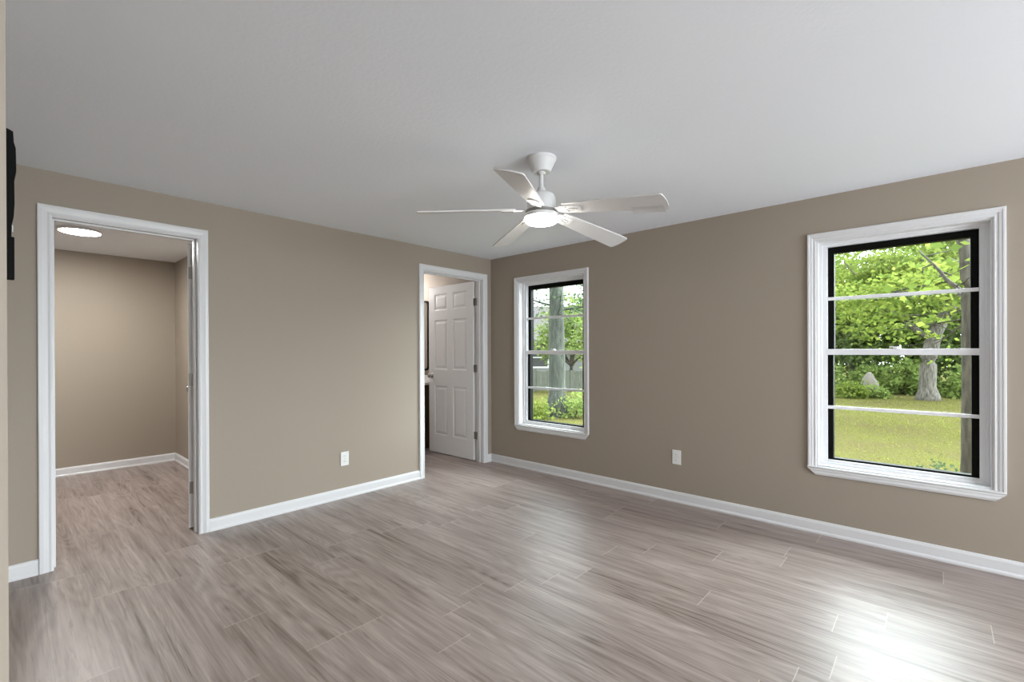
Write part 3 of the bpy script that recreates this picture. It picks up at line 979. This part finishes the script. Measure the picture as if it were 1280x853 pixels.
def make_shrub(name, base, r, h, n_leaf, size, leaf, label, cat='shrub', group=None):
    root = empty(name, base)
    tag(root, label, cat, group)
    bm = bmesh.new()
    for k in range(6):
        a = 2 * PI * k / 6 + random.random()
        tube(bm, branch_path((0, 0, -0.03), (r * 0.6 * math.cos(a), r * 0.6 * math.sin(a), h * random.uniform(0.6, 0.9)), 4, 0.1), [0.018, 0.014, 0.010, 0.007, 0.004], 5)
    obj('stems', bm, M['bark_dark'], root, smooth=True)
    ns = max(10, n_leaf // 16)
    v = rng.normal(size=(ns, 3)); v /= np.linalg.norm(v, axis=1, keepdims=True)
    v[:, 2] = np.abs(v[:, 2])
    cs = v * np.array([r, r, h * 0.95]) * rng.random((ns, 1)) ** 0.35
    P = cs[rng.integers(0, ns, n_leaf)] + rng.normal(0, 1, (n_leaf, 3)) * np.array([0.12, 0.12, 0.08])
    P = P[P[:, 2] > 0.02]
    mesh_from('leaves', leaves_at(P, size, 0.8), None, leaf, root)
    return root

# -- trees seen through the big window
make_tree('lawn_tree', (17.77, -3.74, G),
          [(0, 0, 0), (0, 0.0, 0.5), (0.02, -0.02, 1.5), (0.1, -0.20, 2.4), (0.3, -0.62, 3.3), (0.5, -0.9, 4.6), (0.5, -1.1, 6.0)],
          [0.27, 0.235, 0.225, 0.21, 0.16, 0.12, 0.07],
          [((0.05, 0, 2.2), (-0.2, 1.5, 3.6), 0.11), ((-0.2, 1.3, 3.4), (-0.9, 2.2, 5.0), 0.07), ((0.1, -0.1, 2.6), (-1.2, -1.3, 3.4), 0.08),
           ((0.3, -0.5, 3.5), (-0.6, 0.4, 5.0), 0.08), ((0.0, 0.5, 2.8), (-2.2, 1.6, 3.3), 0.05), ((0.4, -0.7, 4.0), (-1.6, -0.2, 4.6), 0.06)],
          [(0, 1.6, 4.4, 1.6, 1.7, 1.1), (0.2, -1.6, 4.6, 1.6, 1.6, 1.1), (-1.0, 0.2, 4.4, 1.4, 1.8, 1.0), (0.3, -0.3, 5.8, 1.9, 2.0, 0.9), (-1.2, 1.0, 3.2, 0.9, 1.2, 0.5)],
          9000, 0.15, M['leaf_bright'], M['bark_pale'], 'tree with thick pale trunk standing on the lawn, seen in the large window')
make_tree('slender_tree', (3.14, -4.255, G),
          [(0, 0, 0), (0.005, 0.002, 0.6), (0, 0.0, 1.5), (0.02, 0.008, 2.35), (0.05, 0.05, 3.2), (0.05, 0.1, 4.5)],
          [0.082, 0.072, 0.068, 0.066, 0.05, 0.03],
          [((0.0, 0.0, 2.30), (0.45, 0.42, 3.0), 0.030), ((0.0, 0.0, 2.55), (0.35, -0.7, 3.3), 0.026), ((0.05, 0.03, 2.9), (0.9, 0.3, 3.5), 0.022)],
          [(0.3, -0.5, 3.7, 0.7, 0.7, 0.5), (0.9, 0.6, 3.9, 0.8, 0.8, 0.5), (0.2, 0.0, 4.7, 0.9, 0.9, 0.4)],
          900, 0.11, M['leaf_bright'], M['bark_dark'], 'slender trunk close to the house at the right edge of the large window', flare=1.15)
make_tree('spreading_tree', (10.8, -6.6, G),
          [(0, 0, 0), (0, 0.1, 1.2), (0.1, 0.5, 2.4), (0.0, 1.2, 3.2), (-0.2, 2.4, 3.8)],
          [0.17, 0.14, 0.12, 0.10, 0.06],
          [((0.0, 0.5, 2.4), (0.0, 2.3, 3.4), 0.055), ((0.0, 1.2, 3.1), (-0.4, 3.6, 3.25), 0.042), ((0.05, 0.9, 2.7), (0.4, 4.1, 2.05), 0.026), ((-0.1, 1.9, 3.4), (0.2, 4.4, 3.0), 0.030), ((0, 1.5, 2.9), (0.5, 2.6, 1.9), 0.030)],
          [(0, 2.6, 3.4, 1.1, 1.3, 0.55), (0.2, 4.2, 3.1, 1.0, 1.2, 0.6), (-0.2, 1.3, 3.3, 1.0, 1.0, 0.5), (0.3, 3.6, 2.35, 0.6, 1.3, 0.35), (0.2, 5.4, 2.9, 0.8, 0.9, 0.6)],
          3600, 0.12, M['leaf_bright'], M['bark_dark'], 'tree with low bright green boughs reaching across the top of the large window')
bg = [(23.5, 2.2, 'leaf_mid', 7.4), (24.5, -1.0, 'leaf_bright', 7.2), (22.8, -3.2, 'leaf_mid', 6.6), (25.0, -5.6, 'leaf_bright', 7.0), (23.0, -8.4, 'leaf_mid', 6.8),
      (27.5, 0.6, 'leaf_mid', 8.0), (28.0, -7.0, 'leaf_mid', 8.0), (27.8, -3.6, 'leaf_mid', 7.8), (27.0, 4.0, 'leaf_mid', 7.8)]
bl_labels = ['mid green tree farthest left beyond the lawn in the large window', 'bright green tree beyond the lawn, left of the thick pale trunk',
             'mid green tree directly behind the thick pale trunk', 'bright green tree beyond the lawn, behind the slender trunk',
             'mid green tree beyond the lawn, off the right side of the large window', 'mid green tree in the second row, behind the bright trees on the left',
             'mid green tree in the second row, behind the slender trunk', 'tall tree in the second row, straight behind the thick pale trunk', 'tall tree in the second row, at the far left of the lawn view']
for (x, y, lf, h), lb in zip(bg, bl_labels):
    bx = [((0, 0, h * 0.25), (random.uniform(-1, 1), random.choice((-1, 1)) * random.uniform(1.0, 1.8), h * 0.5), 0.06) for _ in range(4)]
    make_tree('broadleaf_tree', (x, y, G), [(0, 0, 0), (0.1, 0.05, h * 0.25), (0.0, -0.2, h * 0.5), (0.1, 0.2, h * 0.85)], [0.17, 0.14, 0.10, 0.04], bx,
              [(0, 0, h * 0.72, 2.0, 2.1, h * 0.26), (-0.4, 1.2, h * 0.5, 1.4, 1.4, h * 0.2), (-0.4, -1.2, h * 0.5, 1.4, 1.4, h * 0.2), (-0.8, 0, h * 0.36, 1.2, 1.9, h * 0.18), (-0.3, 0, h * 0.2, 1.1, 2.0, h * 0.14), (-0.9, 0, h * 0.30, 0.9, 2.2, h * 0.14)],
              9500, 0.20, M[lf], M['bark_dark'], lb, group='trees beyond the lawn')
# -- undergrowth at the lawn's far edge
sh = [(19.6, -0.3, 1.0, 1.5), (20.3, -1.9, 0.9, 1.15), (20.4, -3.0, 1.1, 1.5), (19.8, -4.9, 1.0, 1.3), (19.4, -6.4, 1.1, 1.4), (19.9, 1.3, 1.1, 1.4), (22.0, -1.4, 1.5, 3.0), (21.8, -4.6, 1.5, 2.9), (22.0, 1.0, 1.5, 2.9), (21.8, -7.0, 1.5, 2.9)]
sl = ['dark undergrowth bush at the far lawn edge, left of the pale rock', 'low undergrowth bush at the far lawn edge, right of the pale rock',
      'undergrowth bush at the far lawn edge, left of the thick pale trunk', 'undergrowth bush at the far lawn edge, right of the thick pale trunk',
      'undergrowth bush at the far lawn edge, beside the slender trunk', 'undergrowth bush at the far lawn edge, beyond the left of the large window',
      'tall dark thicket behind the pale rock', 'tall dark thicket behind and right of the thick pale trunk', 'tall dark thicket behind the low yellow-green bush', 'tall dark thicket behind the slender trunk']
for k, ((x, y, r, h), lb) in enumerate(zip(sh, sl)):
    make_shrub('undergrowth_bush', (x, y, G), r, h, 2600 if k >= 6 else 1700, 0.15, M['leaf_dark'] if k >= 6 else M['leaf_mid'], lb, group='undergrowth along the lawn')
make_shrub('flowering_bush', (17.3, -1.62, G), 0.50, 0.62, 900, 0.12, M['leaf_bright'], 'low yellow-green bush at the lawn edge beside the pale rock')
make_shrub('low_bush', (17.75, -2.25, G), 0.42, 0.50, 700, 0.11, M['leaf_mid'], 'low green bush in front of the pale boulder at the lawn edge')
make_shrub('weed_clump', (4.6, -4.02, G), 0.16, 0.16, 160, 0.06, M['leaf_blue'], 'small leafy weed clump on the lawn under the large window')
rk = bmesh.new()
bmesh.ops.create_icosphere(rk, subdivisions=3, radius=1.0)
for v in rk.verts:
    nz = 0.16 * math.sin(3.1 * v.co.x + 1) + 0.12 * math.sin(4.3 * v.co.y + 2 * v.co.z)
    v.co = Vector((v.co.x * 0.28, v.co.y * 0.26, v.co.z * 0.46)) * (1 + nz)
ro = obj('boulder', rk, M['rock'])
ro.location = (18.35, -2.05, G + 0.36)
tag(ro, 'pale boulder among the undergrowth at the edge of the lawn', 'rock')

# -- trees and house seen through the small window
make_tree('shade_tree', (6.28, 3.72, G), [(0, 0, 0), (0, 0, 0.6), (0.02, 0.03, 2.0), (0.05, 0.05, 3.6), (0.1, 0.1, 6.0), (0.0, 0.0, 9.5)],
          [0.27, 0.235, 0.215, 0.20, 0.16, 0.08],
          [((0.05, 0.05, 2.6), (-0.6, -0.6, 3.3), 0.045), ((0.05, 0.05, 2.9), (0.9, -0.9, 3.1), 0.045), ((0.05, 0.05, 3.0), (-0.7, 0.9, 3.4), 0.04)],
          [(0.9, -1.0, 3.1, 0.8, 0.8, 0.45), (-0.8, 1.0, 3.3, 0.7, 0.7, 0.4), (0.7, -0.8, 2.45, 0.5, 0.5, 0.3), (0, 0, 9.3, 1.8, 1.8, 1.1)],
          3400, 0.10, M['leaf_blue'], M['bark_shade'], 'thick grey trunk of a shade tree standing close behind the small window')
make_shrub('base_bush', (6.35, 3.20, G), 0.48, 0.85, 900, 0.09, M['leaf_mid'], 'leafy bush growing against the thick trunk in the small window')
make_shrub('base_bush', (5.35, 3.75, G), 0.42, 0.55, 600, 0.09, M['leaf_bright'], 'low bright bush on the left of the thick trunk in the small window')
tb = [((21.6, 20.6), 8.2, 'leaf_blue', 'cool green tree behind the left end of the neighbouring house'), ((27.0, 15.6), 8.4, 'leaf_blue', 'cool green tree behind the right end of the neighbouring house'), ((13.0, 8.0), 4.6, 'leaf_mid', 'small green tree in front of the neighbouring house')]
for (xy, h, lf, lb) in tb:
    bx = [((0, 0, h * 0.25), (random.uniform(-1, 1), random.choice((-1, 1)) * random.uniform(1.0, 1.8), h * 0.5), 0.06) for _ in range(4)]
    s = h / 7
    make_tree('yard_tree', (*xy, G), [(0, 0, 0), (0.1, 0.05, h * 0.25), (0.0, -0.2, h * 0.5), (0.1, 0.2, h * 0.85)], [0.15, 0.12, 0.09, 0.04], bx,
              [(0, 0, h * 0.7, 1.9 * s, 1.9 * s, h * 0.26), (-0.4, 1.2 * s, h * 0.5, 1.3 * s, 1.3 * s, h * 0.2), (-0.4, -1.2 * s, h * 0.5, 1.3 * s, 1.3 * s, h * 0.2)],
              3600, 0.16, M[lf], M['bark_dark'], lb, group='trees round the neighbouring house')
# house: long side faces the window
hs = empty('neighbour_house', (17.6, 13.0, G))
hs.rotation_euler.z = math.radians(-48)
tag(hs, 'white-sided neighbouring house with pale shingled roof, seen in the small window', 'house')
HL, HD, HE, HR = 6.0, 3.4, 2.35, 4.3
bm = bmesh.new()
pts = [(-HD, 0), (HD, 0), (HD, HE), (0, HR - 0.12), (-HD, HE)]
prism(bm, pts, -HL, HL, lambda a, b, t: (t, a, b))
for k in range(14):
    z = 0.12 + k * 0.16
    box(bm, (-HL, -HD - 0.012, z), (HL, -HD, z + 0.012))
obj('walls', bm, M['siding'], hs)
bm = bmesh.new()
sl_ = (HR - HE) / HD
ov = 0.45
for s in (-1, 1):
    q = [(s * (HD + ov), HE - sl_ * ov), (0, HR), (0, HR + 0.10), (s * (HD + ov), HE - sl_ * ov + 0.10)]
    prism(bm, q, -HL - 0.4, HL + 0.4, lambda a, b, t: (t, a, b))
obj('roof', bm, M['shingle'], hs)
bm = bmesh.new()
box(bm, (-HL - 0.4, -HD - ov - 0.03, HE - sl_ * ov - 0.10), (HL + 0.4, -HD - ov, HE - sl_ * ov + 0.09))
obj('fascia', bm, M['fascia'], hs)
for wx in (-3.6, -0.6, 3.4):
    bm = bmesh.new()
    box(bm, (wx - 0.5, -HD - 0.05, 0.9), (wx + 0.5, -HD - 0.001, 2.0))
    wo = obj('window', bm, M['trim'], hs)
    bm = bmesh.new()
    box(bm, (wx - 0.42, -HD - 0.06, 0.98), (wx + 0.42, -HD - 0.05, 1.42)); box(bm, (wx - 0.42, -HD - 0.06, 1.48), (wx + 0.42, -HD - 0.05, 1.92))
    obj('pane', bm, M['slot'], wo)
# weathered fence before the house
fe = empty('yard_fence', (11.6, 8.9, G))
fe.rotation_euler.z = math.radians(-48)
tag(fe, 'weathered grey board fence before the neighbouring house', 'fence')
bm = bmesh.new()
for k in range(48):
    x = -5 + k * 0.21
    box(bm, (x, -0.012, 0.06), (x + 0.19, 0.012, 0.92 + 0.03 * math.sin(k * 1.7)))
obj('boards', bm, M['fence'], fe)
bm = bmesh.new()
for z in (0.25, 0.75): box(bm, (-5, 0.012, z), (5.06, 0.05, z + 0.09))
obj('rails', bm, M['fence'], fe)
for k in range(5):
    bm = bmesh.new(); x = -4.9 + k * 2.45
    box(bm, (x - 0.05, 0.05, -0.05), (x + 0.05, 0.15, 1.0)); obj('post', bm, M['fence'], fe)
